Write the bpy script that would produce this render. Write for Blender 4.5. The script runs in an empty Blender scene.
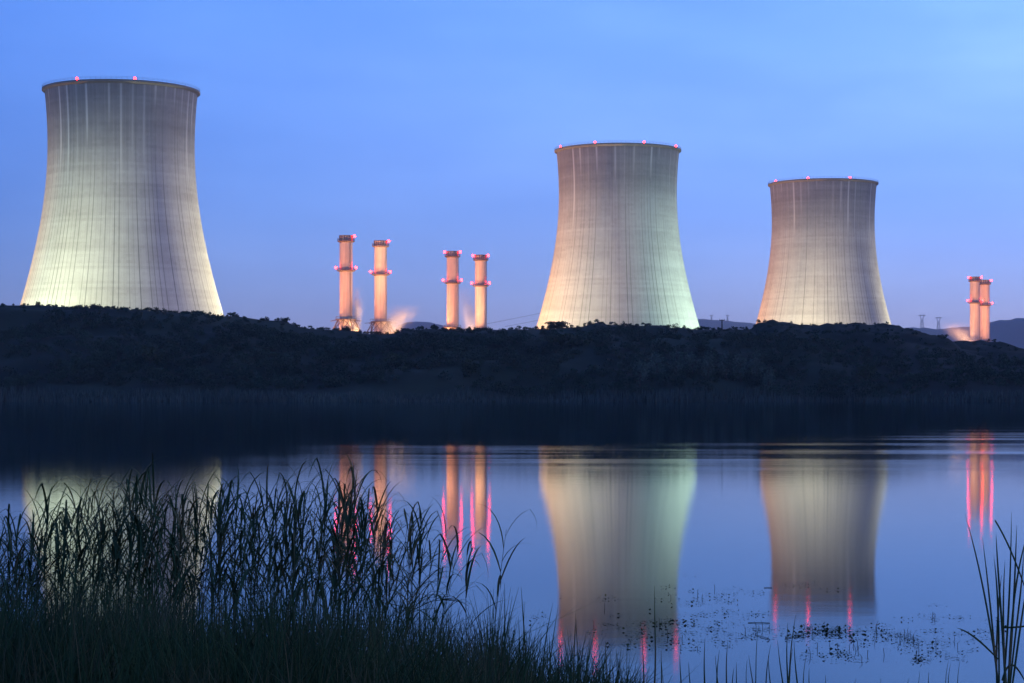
import bpy, math, random
import numpy as np
from mathutils import Vector, Matrix

random.seed(7)
RNG = np.random.default_rng(11)
SC = bpy.context.scene
COL = SC.collection
PI = math.pi
R = math.radians

# ------------------------------------------------------------------ camera
EYE = 2.0                      # metres above the lake
FPX = 70.0 / 36.0 * 1024.0     # focal length in pixels
HOR = 394.0                    # row of the horizon
cd = bpy.data.cameras.new('camera')
cam = bpy.data.objects.new('camera', cd)
COL.objects.link(cam)
cam.location = (0, 0, EYE)
cam.rotation_euler = (PI / 2, 0, 0)
cd.lens = 70
cd.sensor_width = 36
cd.shift_y = (HOR - 341.5) / 1024.0
cd.clip_start = 0.1
cd.clip_end = 30000
SC.camera = cam


def wx(px, d): return (px - 512.0) / FPX * d
def wz(py, d): return EYE + (HOR - py) / FPX * d
def water_pt(px, py):
    d = EYE * FPX / (py - HOR)
    return wx(px, d), d


# ------------------------------------------------------------------ helpers
def link_mesh(name, me, mat=None, parent=None, smooth=False):
    if mat is not None and not me.materials:
        me.materials.append(mat)
    if smooth:
        me.polygons.foreach_set('use_smooth', [True] * len(me.polygons))
    o = bpy.data.objects.new(name, me)
    COL.objects.link(o)
    if parent is not None:
        o.parent = parent
    return o


class MB:
    """Collects verts and faces, built as one mesh."""
    def __init__(self):
        self.v = []
        self.f = []

    def add(self, vs, fs):
        b = len(self.v)
        self.v.extend(tuple(p) for p in vs)
        self.f.extend(tuple(i + b for i in f) for f in fs)

    def box(self, c, s, rz=0.0):
        x, y, z = s[0] / 2, s[1] / 2, s[2] / 2
        cr, sr = math.cos(rz), math.sin(rz)
        vs = []
        for dz in (-z, z):
            for dx, dy in ((-x, -y), (x, -y), (x, y), (-x, y)):
                vs.append((c[0] + dx * cr - dy * sr, c[1] + dx * sr + dy * cr, c[2] + dz))
        self.add(vs, [(3, 2, 1, 0), (4, 5, 6, 7), (0, 1, 5, 4), (1, 2, 6, 5), (2, 3, 7, 6), (3, 0, 4, 7)])

    def tube(self, pts, rad, n=6, caps=True):
        pts = [Vector(p) for p in pts]
        if not hasattr(rad, '__len__'):
            rad = [rad] * len(pts)
        rings = []
        for i, p in enumerate(pts):
            t = (pts[min(i + 1, len(pts) - 1)] - pts[max(i - 1, 0)]).normalized()
            a = Vector((0, 0, 1)) if abs(t.z) < 0.9 else Vector((1, 0, 0))
            u = t.cross(a).normalized()
            w = t.cross(u)
            rings.append([p + (u * math.cos(2 * PI * k / n) + w * math.sin(2 * PI * k / n)) * rad[i] for k in range(n)])
        vs = [q for r in rings for q in r]
        fs = []
        for i in range(len(pts) - 1):
            for k in range(n):
                a, b = i * n + k, i * n + (k + 1) % n
                fs.append((a, b, b + n, a + n))
        if caps:
            fs.append(tuple(range(n))[::-1])
            fs.append(tuple(range((len(pts) - 1) * n, len(pts) * n)))
        self.add(vs, fs)

    def lathe(self, prof, n=48, close=False):
        vs = []
        for r, z in prof:
            for k in range(n):
                a = 2 * PI * k / n
                vs.append((r * math.cos(a), r * math.sin(a), z))
        fs = []
        m = len(prof)
        for i in range(m if close else m - 1):
            j = (i + 1) % m
            for k in range(n):
                l = (k + 1) % n
                fs.append((i * n + k, i * n + l, j * n + l, j * n + k))
        self.add(vs, fs)

    def ball(self, c, r, n=10, m=6):
        vs = [(c[0], c[1], c[2] - r)]
        for i in range(1, m):
            t = PI * i / m
            for k in range(n):
                a = 2 * PI * k / n
                vs.append((c[0] + r * math.sin(t) * math.cos(a), c[1] + r * math.sin(t) * math.sin(a), c[2] - r * math.cos(t)))
        vs.append((c[0], c[1], c[2] + r))
        fs = []
        for k in range(n):
            fs.append((0, 1 + (k + 1) % n, 1 + k))
            fs.append((len(vs) - 1, 1 + (m - 2) * n + k, 1 + (m - 2) * n + (k + 1) % n))
        for i in range(m - 2):
            for k in range(n):
                a, b = 1 + i * n + k, 1 + i * n + (k + 1) % n
                fs.append((a, b, b + n, a + n))
        self.add(vs, fs)

    def mesh(self, name):
        me = bpy.data.meshes.new(name)
        me.from_pydata(self.v, [], self.f)
        me.update()
        return me

    def build(self, name, mat, parent=None, smooth=False):
        return link_mesh(name, self.mesh(name), mat, parent, smooth)


def quads_mesh(name, V):
    """V: (n,4,3) array of separate quads -> mesh."""
    n = len(V)
    me = bpy.data.meshes.new(name)
    me.vertices.add(n * 4)
    me.vertices.foreach_set('co', np.ascontiguousarray(V, dtype=np.float32).reshape(-1))
    me.loops.add(n * 4)
    me.loops.foreach_set('vertex_index', np.arange(n * 4, dtype=np.int32))
    me.polygons.add(n)
    me.polygons.foreach_set('loop_start', np.arange(0, n * 4, 4, dtype=np.int32))
    me.update(calc_edges=True)
    me.validate()
    return me


def strips_mesh(name, V):
    """V: (n,k,2,3) array of n separate ribbons -> mesh."""
    n, k = V.shape[:2]
    idx = np.arange(n * k * 2).reshape(n, k, 2)
    q = np.stack([idx[:, :-1, 0], idx[:, :-1, 1], idx[:, 1:, 1], idx[:, 1:, 0]], -1).reshape(-1, 4)
    me = bpy.data.meshes.new(name)
    me.vertices.add(n * k * 2)
    me.vertices.foreach_set('co', np.ascontiguousarray(V, dtype=np.float32).reshape(-1))
    me.loops.add(len(q) * 4)
    me.loops.foreach_set('vertex_index', q.reshape(-1).astype(np.int32))
    me.polygons.add(len(q))
    me.polygons.foreach_set('loop_start', np.arange(0, len(q) * 4, 4, dtype=np.int32))
    me.update(calc_edges=True)
    return me


def thing(name, label, cat, loc=(0, 0, 0), rz=0.0, group=None):
    o = bpy.data.objects.new(name, None)
    COL.objects.link(o)
    o.location = loc
    o.rotation_euler = (0, 0, rz)
    o.empty_display_size = 0.5
    return tag(o, label, cat, group)


def tag(o, label, cat, group=None):
    o['label'] = label
    o['category'] = cat
    if group:
        o['group'] = group
    return o


def structure(o):
    o['kind'] = 'structure'
    return o


def stuff(o, label, cat):
    o['kind'] = 'stuff'
    return tag(o, label, cat)


# ------------------------------------------------------------------ materials
class NT:
    def __init__(self, mat):
        self.t = mat.node_tree
        self.n = self.t.nodes

    def node(self, typ, ins=None, **props):
        nd = self.n.new(typ)
        for k, v in props.items():
            setattr(nd, k, v)
        for k, v in (ins or {}).items():
            self.put(nd, k, v)
        return nd

    def put(self, nd, k, v):
        s = nd.inputs[k]
        if isinstance(v, bpy.types.NodeSocket):
            self.t.links.new(v, s)
        else:
            s.default_value = v

    def math(self, op, a, b=0.0, c=0.0, clamp=False):
        nd = self.n.new('ShaderNodeMath')
        nd.operation = op
        nd.use_clamp = clamp
        for i, v in enumerate((a, b, c)):
            self.put(nd, i, v)
        return nd.outputs[0]

    def mix(self, fac, a, b, blend='MIX'):
        nd = self.n.new('ShaderNodeMix')
        nd.data_type = 'RGBA'
        nd.blend_type = blend
        self.put(nd, 0, fac)
        self.put(nd, 6, a)
        self.put(nd, 7, b)
        return nd.outputs[2]

    def ramp(self, fac, stops, interp='LINEAR'):
        nd = self.n.new('ShaderNodeValToRGB')
        cr = nd.color_ramp
        cr.interpolation = interp
        while len(cr.elements) < len(stops):
            cr.elements.new(0.5)
        for e, (p, c) in zip(cr.elements, stops):
            e.position = p
            e.color = c if len(c) == 4 else (*c, 1)
        self.put(nd, 0, fac)
        return nd.outputs[0]

    def noise(self, vec, scale, detail=4.0, rough=0.5, dims='3D'):
        nd = self.node('ShaderNodeTexNoise', {'Scale': scale, 'Detail': detail, 'Roughness': rough}, noise_dimensions=dims)
        if vec is not None:
            self.put(nd, 'Vector', vec)
        return nd.outputs['Fac']


def g(v):
    return (v, v, v, 1)


def new_mat(name, base=(0.5, 0.5, 0.5), rough=0.8, spec=0.3, metal=0.0):
    m = bpy.data.materials.new(name)
    m.use_nodes = True
    b = m.node_tree.nodes['Principled BSDF']
    b.inputs['Base Color'].default_value = (*base, 1)
    b.inputs['Roughness'].default_value = rough
    b.inputs['Specular IOR Level'].default_value = spec
    b.inputs['Metallic'].default_value = metal
    return m, NT(m), b


def foliage_mat(name, dark, light, scale=0.15, extra=None):
    m, t, b = new_mat(name, dark, 0.75, 0.1)
    geo = t.node('ShaderNodeNewGeometry')
    n1 = t.noise(geo.outputs['Position'], scale, 3)
    f = t.math('MULTIPLY_ADD', geo.outputs['Random Per Island'], 0.5, t.math('MULTIPLY_ADD', n1, 1.6, -0.55), True)
    c = t.mix(f, (*dark, 1), (*light, 1))
    if extra:
        n2 = t.noise(geo.outputs['Position'], extra[1], 2)
        c = t.mix(t.ramp(n2, [(0.52, g(0)), (0.62, g(1))]), c, (*extra[0], 1))
    t.put(b, 'Base Color', c)
    return m


def concrete_tower_mat():
    m, t, b = new_mat('tower_concrete', (0.4, 0.38, 0.35), 0.9, 0.15)
    tc = t.node('ShaderNodeTexCoord')
    oi = t.node('ShaderNodeObjectInfo')
    seed = t.math('MULTIPLY', oi.outputs['Random'], 53.0)
    sep = t.node('ShaderNodeSeparateXYZ', {0: tc.outputs['Object']})
    x, y, z = sep.outputs
    ang = t.math('ARCTAN2', y, x)
    turn = t.math('MULTIPLY_ADD', ang, 1 / (2 * PI), 0.5)

    def cells(n, width, soft=0.03):
        p = t.math('MULTIPLY', turn, n)
        fr = t.math('FRACT', p)
        d = t.math('ABSOLUTE', t.math('SUBTRACT', fr, 0.5))
        line = t.math('SUBTRACT', 1.0, t.math('SMOOTH_MIN', t.math('DIVIDE', d, width), 1.0, soft), 0, True)
        idn = t.math('ADD', t.math('FLOOR', p), seed)
        wn = t.node('ShaderNodeTexWhiteNoise', {'W': idn}, noise_dimensions='1D')
        wn2 = t.node('ShaderNodeTexWhiteNoise', {'W': t.math('ADD', idn, 0.37)}, noise_dimensions='1D')
        return line, wn.outputs['Value'], wn2.outputs['Value']

    # board / lift joints: horizontal bands about 1.3 m tall, each pour its own grey
    lift = t.math('FLOOR', t.math('DIVIDE', z, 1.35))
    wl = t.node('ShaderNodeTexWhiteNoise', {'W': t.math('ADD', lift, seed)}, noise_dimensions='1D').outputs['Value']
    pan = t.node('ShaderNodeCombineXYZ', {0: t.math('FLOOR', t.math('MULTIPLY', turn, 116)), 1: lift, 2: seed})
    wp = t.node('ShaderNodeTexWhiteNoise', {'Vector': pan.outputs[0]}, noise_dimensions='3D').outputs['Value']
    # broad weathering, stretched round the shell
    wv = t.node('ShaderNodeCombineXYZ', {0: t.math('MULTIPLY_ADD', turn, 9.0, seed), 1: t.math('MULTIPLY', z, 0.1), 2: 0.0})
    nb = t.noise(wv.outputs[0], 1.0, 5, 0.6)
    hv = t.node('ShaderNodeCombineXYZ', {0: t.math('MULTIPLY_ADD', turn, 2.0, seed), 1: t.math('MULTIPLY', z, 0.16), 2: 3.0})
    nh = t.noise(hv.outputs[0], 1.0, 4, 0.55)
    # rain streaks, stretched down the shell
    sv = t.node('ShaderNodeCombineXYZ', {0: t.math('MULTIPLY_ADD', turn, 120.0, seed), 1: t.math('MULTIPLY', z, 0.025), 2: 7.0})
    ns = t.noise(sv.outputs[0], 1.0, 3, 0.6)
    val = t.math('MULTIPLY_ADD', wl, 0.09, 0.70)
    val = t.math('MULTIPLY_ADD', wp, 0.07, val)
    val = t.math('MULTIPLY_ADD', nb, 0.36, val)
    val = t.math('MULTIPLY_ADD', nh, 0.40, val)
    val = t.math('MULTIPLY_ADD', ns, 0.30, t.math('SUBTRACT', val, 0.48))
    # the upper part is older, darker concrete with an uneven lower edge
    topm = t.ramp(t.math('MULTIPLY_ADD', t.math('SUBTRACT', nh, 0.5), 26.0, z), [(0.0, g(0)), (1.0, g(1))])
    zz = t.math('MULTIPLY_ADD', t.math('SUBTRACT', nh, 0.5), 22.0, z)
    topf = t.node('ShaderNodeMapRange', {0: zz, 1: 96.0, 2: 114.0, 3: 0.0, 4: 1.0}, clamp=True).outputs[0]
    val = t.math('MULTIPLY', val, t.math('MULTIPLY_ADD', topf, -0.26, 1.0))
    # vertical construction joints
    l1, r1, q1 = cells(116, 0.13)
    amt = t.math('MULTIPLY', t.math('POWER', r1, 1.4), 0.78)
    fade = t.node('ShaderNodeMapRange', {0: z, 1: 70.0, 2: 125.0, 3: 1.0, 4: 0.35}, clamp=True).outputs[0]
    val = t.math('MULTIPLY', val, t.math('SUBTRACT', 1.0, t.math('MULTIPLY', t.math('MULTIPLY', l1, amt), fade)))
    # a fine mesh of joints near the top
    l3, r3, q3 = cells(232, 0.16)
    fine = t.node('ShaderNodeMapRange', {0: z, 1: 80.0, 2: 110.0, 3: 0.0, 4: 0.32}, clamp=True).outputs[0]
    val = t.math('MULTIPLY', val, t.math('SUBTRACT', 1.0, t.math('MULTIPLY', t.math('MULTIPLY', l3, r3), fine)))
    # pale lime runs coming down from the rim
    l2, r2, q2 = cells(41, 0.15)
    start = t.math('MULTIPLY_ADD', q2, 42.0, 84.0)
    run = t.math('DIVIDE', t.math('SUBTRACT', z, start), 14.0, 0, True)
    pale = t.math('MULTIPLY', t.math('MULTIPLY', l2, run), t.math('MULTIPLY', t.math('POWER', r2, 1.5), 1.0))
    col = t.mix(nb, (0.43, 0.40, 0.365, 1), (0.40, 0.395, 0.375, 1))
    cv = t.node('ShaderNodeCombineColor', {0: val, 1: val, 2: val})
    col = t.mix(1.0, col, cv.outputs[0], 'MULTIPLY')
    col = t.mix(pale, col, (0.56, 0.54, 0.50, 1))
    t.put(b, 'Base Color', col)
    return m


def stack_mat():
    m, t, b = new_mat('stack_paint', (0.5, 0.45, 0.4), 0.7, 0.3)
    tc = t.node('ShaderNodeTexCoord')
    mp = t.node('ShaderNodeMapping', {'Vector': tc.outputs['Object'], 'Scale': (1.2, 1.2, 0.05)})
    n1 = t.noise(mp.outputs[0], 1.0, 4)
    n2 = t.noise(tc.outputs['Object'], 0.25, 3)
    f = t.math('MULTIPLY_ADD', n1, 0.8, t.math('MULTIPLY', n2, 0.3))
    t.put(b, 'Base Color', t.ramp(f, [(0.3, (0.36, 0.31, 0.28)), (0.75, (0.56, 0.5, 0.46))]))
    return m


def simple_noise_mat(name, c1, c2, scale, rough=0.85, spec=0.2, metal=0.0):
    m, t, b = new_mat(name, c1, rough, spec, metal)
    tc = t.node('ShaderNodeTexCoord')
    t.put(b, 'Base Color', t.mix(t.noise(tc.outputs['Object'], scale, 4), (*c1, 1), (*c2, 1)))
    return m


def emit_mat(name, col, strength):
    m, t, b = new_mat(name, (0.3, 0.02, 0.02), 0.4)
    b.inputs['Emission Color'].default_value = (*col, 1)
    b.inputs['Emission Strength'].default_value = strength
    return m


def terrain_mat():
    m, t, b = new_mat('earth_and_turf', (0.05, 0.06, 0.03), 0.95, 0.1)
    geo = t.node('ShaderNodeNewGeometry')
    p = geo.outputs['Position']
    mp = t.node('ShaderNodeMapping', {'Vector': p, 'Scale': (1, 0.6, 2.5)})
    n1 = t.noise(mp.outputs[0], 0.035, 5, 0.6)
    n2 = t.noise(p, 0.35, 4, 0.6)
    c = t.mix(t.ramp(n1, [(0.4, g(0)), (0.62, g(1))]), (0.010, 0.019, 0.014, 1), (0.026, 0.040, 0.024, 1))
    c = t.mix(t.math('MULTIPLY', n2, 0.6), c, (0.010, 0.012, 0.010, 1))
    # bare reddish spoil on the right-hand slope
    sx = t.node('ShaderNodeSeparateXYZ', {0: p})
    xr = t.node('ShaderNodeMapRange', {0: t.math('MULTIPLY_ADD', n1, 60.0, sx.outputs[0]), 1: 110.0, 2: 150.0}, clamp=True).outputs[0]
    c = t.mix(t.math('MULTIPLY', xr, 0.8), c, (0.010, 0.013, 0.014, 1))
    t.put(b, 'Base Color', c)
    return m


def water_mat():
    m = bpy.data.materials.new('lake_water')
    m.use_nodes = True
    t = NT(m)
    t.n.remove(t.n['Principled BSDF'])
    geo = t.node('ShaderNodeNewGeometry')
    p = geo.outputs['Position']
    sp = t.node('ShaderNodeSeparateXYZ', {0: p})
    x, y = sp.outputs[0], sp.outputs[1]
    # cat's-paws: long thin wind-ruffled bands lying across the lake
    w1 = t.noise(t.node('ShaderNodeCombineXYZ', {0: t.math('MULTIPLY', x, 0.045), 1: t.math('MULTIPLY', y, 0.2), 2: 4.3}).outputs[0], 1.0, 5, 0.65)
    reach = t.node('ShaderNodeMapRange', {0: x, 1: 9.0, 2: 32.0, 3: 22.0, 4: 85.0}, clamp=True).outputs[0]
    far_side = t.math('MULTIPLY', t.math('MAXIMUM', t.math('SUBTRACT', y, 66.0), 0.0), t.math('DIVIDE', 20.0, reach))
    near_side = t.math('MAXIMUM', t.math('SUBTRACT', 66.0, y), 0.0)
    ring = t.node('ShaderNodeMapRange', {0: t.math('ADD', far_side, near_side), 1: 1.0, 2: 20.0, 3: 1.0, 4: 0.0}, clamp=True).outputs[0]
    open_w = t.node('ShaderNodeMapRange', {0: x, 1: -10.0, 2: -1.0, 3: 0.0, 4: 1.0}, clamp=True).outputs[0]
    ruff = t.math('MULTIPLY', t.ramp(w1, [(0.44, g(0)), (0.74, g(1))]), t.math('MULTIPLY', ring, open_w))
    r = t.math('MULTIPLY_ADD', ruff, RUFFLE, 0.066)
    # low slow ripples
    bv = t.node('ShaderNodeCombineXYZ', {0: t.math('MULTIPLY', x, 0.55), 1: t.math('MULTIPLY', y, 1.0), 2: 0.0}).outputs[0]
    nb = t.noise(bv, 1.6, 3, 0.5)
    bump = t.node('ShaderNodeBump', {'Height': nb, 'Strength': 1.0, 'Distance': 0.0008})
    gl = t.node('ShaderNodeBsdfGlossy', {'Color': (0.83, 0.95, 1.0, 1), 'Roughness': r, 'Normal': bump.outputs[0]}, distribution='BECKMANN')
    df = t.node('ShaderNodeBsdfDiffuse', {'Color': (0.006, 0.012, 0.018, 1)})
    fr = t.node('ShaderNodeFresnel', {'IOR': 1.165})
    mx = t.node('ShaderNodeMixShader', {0: fr.outputs[0], 1: df.outputs[0], 2: gl.outputs[0]})
    t.put(t.n['Material Output'], 'Surface', mx.outputs[0])
    return m


def volume_mat(name, dens, col, aniso=0.0):
    m = bpy.data.materials.new(name)
    m.use_nodes = True
    nt = m.node_tree
    nt.nodes.remove(nt.nodes['Principled BSDF'])
    v = nt.nodes.new('ShaderNodeVolumePrincipled')
    v.inputs['Color'].default_value = (*col, 1)
    v.inputs['Density'].default_value = dens
    v.inputs['Anisotropy'].default_value = aniso
    nt.links.new(v.outputs[0], nt.nodes['Material Output'].inputs['Volume'])
    return m, v


RUFFLE = 0.12
HAZE = 0.00007
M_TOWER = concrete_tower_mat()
M_RIM = simple_noise_mat('rim_concrete', (0.17, 0.165, 0.16), (0.26, 0.25, 0.235), 0.3)
M_DARKIN = simple_noise_mat('shell_inside', (0.1, 0.1, 0.1), (0.16, 0.16, 0.15), 0.1)
M_STACK = stack_mat()
M_STEEL = simple_noise_mat('dark_steel', (0.10, 0.08, 0.075), (0.17, 0.14, 0.13), 0.8, 0.6, 0.4, 0.3)
M_LAMP = emit_mat('red_beacon', (1.0, 0.007, 0.007), 20.0)
M_LAMP_HI = emit_mat('red_beacon_bright', (1.0, 0.009, 0.010), 22.0)
M_TERR = terrain_mat()
M_WATER = water_mat()
M_SCRUB = foliage_mat('scrub_leaves', (0.007, 0.018, 0.013), (0.036, 0.066, 0.044), 0.09)
M_TREE = foliage_mat('tree_leaves', (0.014, 0.024, 0.012), (0.045, 0.06, 0.028), 0.3)
M_WILLOW = foliage_mat('willow_leaves', (0.035, 0.058, 0.044), (0.10, 0.135, 0.10), 0.3)
M_BARK = simple_noise_mat('bark', (0.03, 0.025, 0.02), (0.06, 0.05, 0.04), 3.0)
M_REED = foliage_mat('reed_green', (0.016, 0.036, 0.018), (0.06, 0.095, 0.042), 2.0, ((0.12, 0.10, 0.05), 3.0))
M_STEM = foliage_mat('reed_stem', (0.02, 0.03, 0.018), (0.06, 0.065, 0.035), 2.0)
M_GRASS = foliage_mat('sedge_green', (0.014, 0.032, 0.014), (0.06, 0.095, 0.038), 1.2, ((0.10, 0.085, 0.045), 2.2))
M_WEED = foliage_mat('pondweed_green', (0.014, 0.022, 0.010), (0.05, 0.06, 0.02), 1.0)
M_FARREED = foliage_mat('far_reed', (0.022, 0.036, 0.03), (0.085, 0.105, 0.09), 0.05)
M_FARHILL = simple_noise_mat('far_hill_haze_tone', (0.11, 0.09, 0.105), (0.18, 0.15, 0.165), 0.004)  # paled and pinkish: distance haze put into the hill colour


# ------------------------------------------------------------------ terrain
def vnoise(x, y, seed=0):
    """value noise on arrays"""
    xi = np.floor(x).astype(np.int64)
    yi = np.floor(y).astype(np.int64)
    fx = x - xi
    fy = y - yi
    fx = fx * fx * (3 - 2 * fx)
    fy = fy * fy * (3 - 2 * fy)

    def h(a, b):
        n = (a * 374761393 + b * 668265263 + seed * 974711) & 0x7fffffff
        n = ((n ^ (n >> 13)) * 1274126177) & 0x7fffffff
        return ((n ^ (n >> 16)) & 0xffff) / 65535.0
    return (h(xi, yi) * (1 - fx) + h(xi + 1, yi) * fx) * (1 - fy) + (h(xi, yi + 1) * (1 - fx) + h(xi + 1, yi + 1) * fx) * fy


CREST_D = 660.0
CR = np.array([(-400, 312), (-120, 304), (0, 302.5), (40, 302), (79, 305), (158, 308.5), (200, 311), (221, 313.5), (235, 313), (262, 317), (285, 318),
               (296, 323.5), (312, 326), (330, 327), (348, 327), (366, 331), (392, 330.5), (411, 327), (435, 326), (447, 328),
               (486, 329), (510, 328.5), (540, 326), (575, 324.5), (585, 323), (597, 319.5), (606, 321.5), (622, 322.5), (640, 323.5), (655, 323.5), (663, 326),
               (684, 326.5), (700, 326.5), (730, 326), (752, 326.5), (757, 323), (762, 321.5), (772, 321), (790, 322.5), (801, 326), (815, 326), (846, 323.8), (850, 323), (874, 324.5), (877, 323.8),
               (892, 325.8), (905, 329.5), (916, 331.5), (919, 335), (926, 336.5), (930, 340), (945, 341.8), (960, 341.8), (974, 340.5), (992, 341.8), (1004, 346), (1024, 352.5), (1100, 362), (1400, 372)], float)


def crest_z(x):
    px = 512 + FPX * x / CREST_D
    return EYE + (HOR - np.interp(px, CR[:, 0], CR[:, 1])) * CREST_D / FPX


def shore_y(x):
    return 500 + 9 * np.sin(x / 37.0) + 6 * np.sin(x / 13.0 + 1.0)


def ground_z(x, y):
    x = np.asarray(x, float)
    y = np.asarray(y, float)
    # near bank, dropping into the lake further off on the left
    edge = np.interp(x, [-12, -3, 0, 1.5, 3, 8], [13.5, 13.2, 12.2, 11.3, 10.8, 10.5])
    near = np.clip((edge - y) * 0.075, -1.6, 0.6) + 0.05 * (vnoise(x * 1.3, y * 1.3, 5) - 0.5)
    ys = shore_y(x)
    t = np.clip((y - ys) / (CREST_D - ys), -1, 1)
    scrub = np.where(x < 82, 1.0, 0.2)
    top = crest_z(x) - scrub + np.where(x > 78, (vnoise(x / 4.5, y / 4.5, 7) - 0.5) * 1.8 + (vnoise(x / 1.9, y / 1.9, 8) - 0.5) * 0.8, 0)
    bumps = (vnoise(x / 26, y / 26, 1) - 0.5) * 5 + (vnoise(x / 9, y / 9, 2) - 0.5) * 1.6
    prof = 1 - (1 - np.clip(t, 0, 1)) ** 1.35
    hill = 0.25 + prof * (top - 0.25) + bumps * np.clip(t * 4, 0, 1) * np.clip((1 - t) * 5, 0.05, 1)
    hill = np.where(t < 0, np.clip(t * 12, -1.6, 0.25) , hill)
    back = np.clip((y - CREST_D) / 90, 0, 1)
    back = back * back * (3 - 2 * back)
    hill = np.where(y > CREST_D, top * (1 - back) + 9.0 * back + (vnoise(x / 60, y / 60, 3) - 0.5) * 2 * back, hill)
    return np.where(y < 250, near, hill)


def make_terrain():
    xs = np.concatenate([-np.geomspace(9000, 320, 24), np.arange(-300, -231, 4.0), np.arange(-230, 231, 2.0), np.arange(234, 301, 4.0), np.geomspace(320, 9000, 24)])
    fx = np.arange(-12, 12.1, 1.0)
    xs = np.unique(np.concatenate([xs, fx]))
    ys = np.concatenate([np.linspace(-400, -10, 12), np.arange(-8, 30, 1.0), np.linspace(34, 470, 20), np.arange(474, 760, 3.0),
                         np.linspace(766, 1600, 40), np.geomspace(1700, 14000, 24)])
    X, Y = np.meshgrid(xs, ys)
    Z = ground_z(X, Y)
    nx, ny = len(xs), len(ys)
    V = np.stack([X, Y, Z], -1).reshape(-1, 3)
    I = np.arange(nx * ny).reshape(ny, nx)
    F = np.stack([I[:-1, :-1], I[:-1, 1:], I[1:, 1:], I[1:, :-1]], -1).reshape(-1, 4)
    me = bpy.data.meshes.new('ground')
    me.from_pydata(V.tolist(), [], F.tolist())
    me.update()
    return structure(link_mesh('ground', me, M_TERR, None, True))


make_terrain()

# water sheet: fine enough, ends under both banks
mb = MB()
mb.add([(-4000, 7, 0), (4000, 7, 0), (4000, 540, 0), (-4000, 540, 0)], [(0, 1, 2, 3)])
structure(mb.build('water', M_WATER))


# distant hills beyond the plant
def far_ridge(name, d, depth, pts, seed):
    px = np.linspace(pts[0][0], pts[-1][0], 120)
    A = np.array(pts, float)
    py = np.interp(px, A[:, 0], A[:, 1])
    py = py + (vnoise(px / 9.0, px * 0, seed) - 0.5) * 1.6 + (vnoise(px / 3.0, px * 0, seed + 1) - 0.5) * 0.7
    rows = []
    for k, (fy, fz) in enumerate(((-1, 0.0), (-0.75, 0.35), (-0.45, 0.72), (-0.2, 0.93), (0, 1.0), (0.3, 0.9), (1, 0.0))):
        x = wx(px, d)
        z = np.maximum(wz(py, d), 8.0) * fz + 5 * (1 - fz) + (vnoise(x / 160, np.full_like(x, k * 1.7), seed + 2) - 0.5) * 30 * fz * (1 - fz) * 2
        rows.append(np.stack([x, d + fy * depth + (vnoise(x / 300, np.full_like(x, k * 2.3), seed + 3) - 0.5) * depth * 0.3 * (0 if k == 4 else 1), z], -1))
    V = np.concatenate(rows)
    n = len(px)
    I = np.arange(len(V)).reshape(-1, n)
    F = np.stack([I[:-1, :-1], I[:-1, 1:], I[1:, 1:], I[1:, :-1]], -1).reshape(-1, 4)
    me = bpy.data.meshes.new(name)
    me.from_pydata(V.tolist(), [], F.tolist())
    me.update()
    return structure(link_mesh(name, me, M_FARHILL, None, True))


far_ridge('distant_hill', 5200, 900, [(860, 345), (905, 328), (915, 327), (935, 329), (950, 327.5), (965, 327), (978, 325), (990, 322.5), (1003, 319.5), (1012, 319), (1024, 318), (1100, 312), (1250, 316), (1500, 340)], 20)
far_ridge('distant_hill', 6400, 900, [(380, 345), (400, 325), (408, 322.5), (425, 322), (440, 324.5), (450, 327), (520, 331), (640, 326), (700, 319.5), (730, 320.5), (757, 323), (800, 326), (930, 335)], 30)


# ------------------------------------------------------------------ foliage on the far shore
def leaf_quads(C, size, rng, flat=0.35):
    n = len(C)
    a = rng.normal(size=(n, 3))
    a /= np.linalg.norm(a, axis=1, keepdims=True)
    b = np.cross(a, rng.normal(size=(n, 3)))
    b /= np.linalg.norm(b, axis=1, keepdims=True)
    s = size * rng.uniform(0.6, 1.3, (n, 1))
    u = a * s * 0.5
    v = b * s * 0.36
    return np.stack([C - u, C + v * 0.9 - u * 0.1, C + u, C - v * 0.9 + u * 0.1], 1)


def crown_points(n, rx, rz, rng, lumps=9):
    L = rng.normal(size=(lumps, 3))
    L /= np.linalg.norm(L, axis=1, keepdims=True)
    L *= rng.uniform(0.25, 0.72, (lumps, 1))
    r = rng.uniform(0.25, 0.48, lumps)
    k = rng.integers(0, lumps, n)
    d = rng.normal(size=(n, 3))
    d /= np.linalg.norm(d, axis=1, keepdims=True)
    p = L[k] + d * (r[k] * rng.uniform(0.55, 1.05, n))[:, None]
    return p * np.array([rx, rx, rz])


# scrub covering the slope: one mass
pts = []
rng = RNG
cnt = 0
while cnt < 3300:
    y = rng.uniform(512, 672)
    x = rng.uniform(-0.33, 0.33) * y
    px = 512 + FPX * x / y
    t = (y - 500) / 160
    keep = 1.0
    if px > 770: keep = 0.75 + 0.25 * (t < 0.6)
    if px > 900 and t > 0.35: keep = 0.55
    if vnoise(np.array([x / 22]), np.array([y / 22]), 9)[0] < 0.34: keep *= 0.3
    if t > 0.93 and px < 780: keep = 1.0
    if rng.uniform() > keep: continue
    r = rng.uniform(0.9, 2.7) * (1.0 if t < 0.72 else 0.62 if t < 0.84 else 0.4)
    if px > 770: r *= (0.5 + 0.35 * (t < 0.6)) if t < 0.85 else 0.6
    z = float(ground_z(np.array([x]), np.array([y]))[0])
    n = int(80 * r + 20)
    P = crown_points(n, r * 1.25, r * 0.8, rng, 6) + np.array([x, y, z + r * 0.55])
    pts.append(leaf_quads(P, 0.34 + 0.10 * r, rng))
    cnt += 1
o = link_mesh('scrub', quads_mesh('scrub', np.concatenate(pts)), M_SCRUB)
stuff(o, 'dark scrub covering the hillside across the lake', 'scrub')

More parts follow.
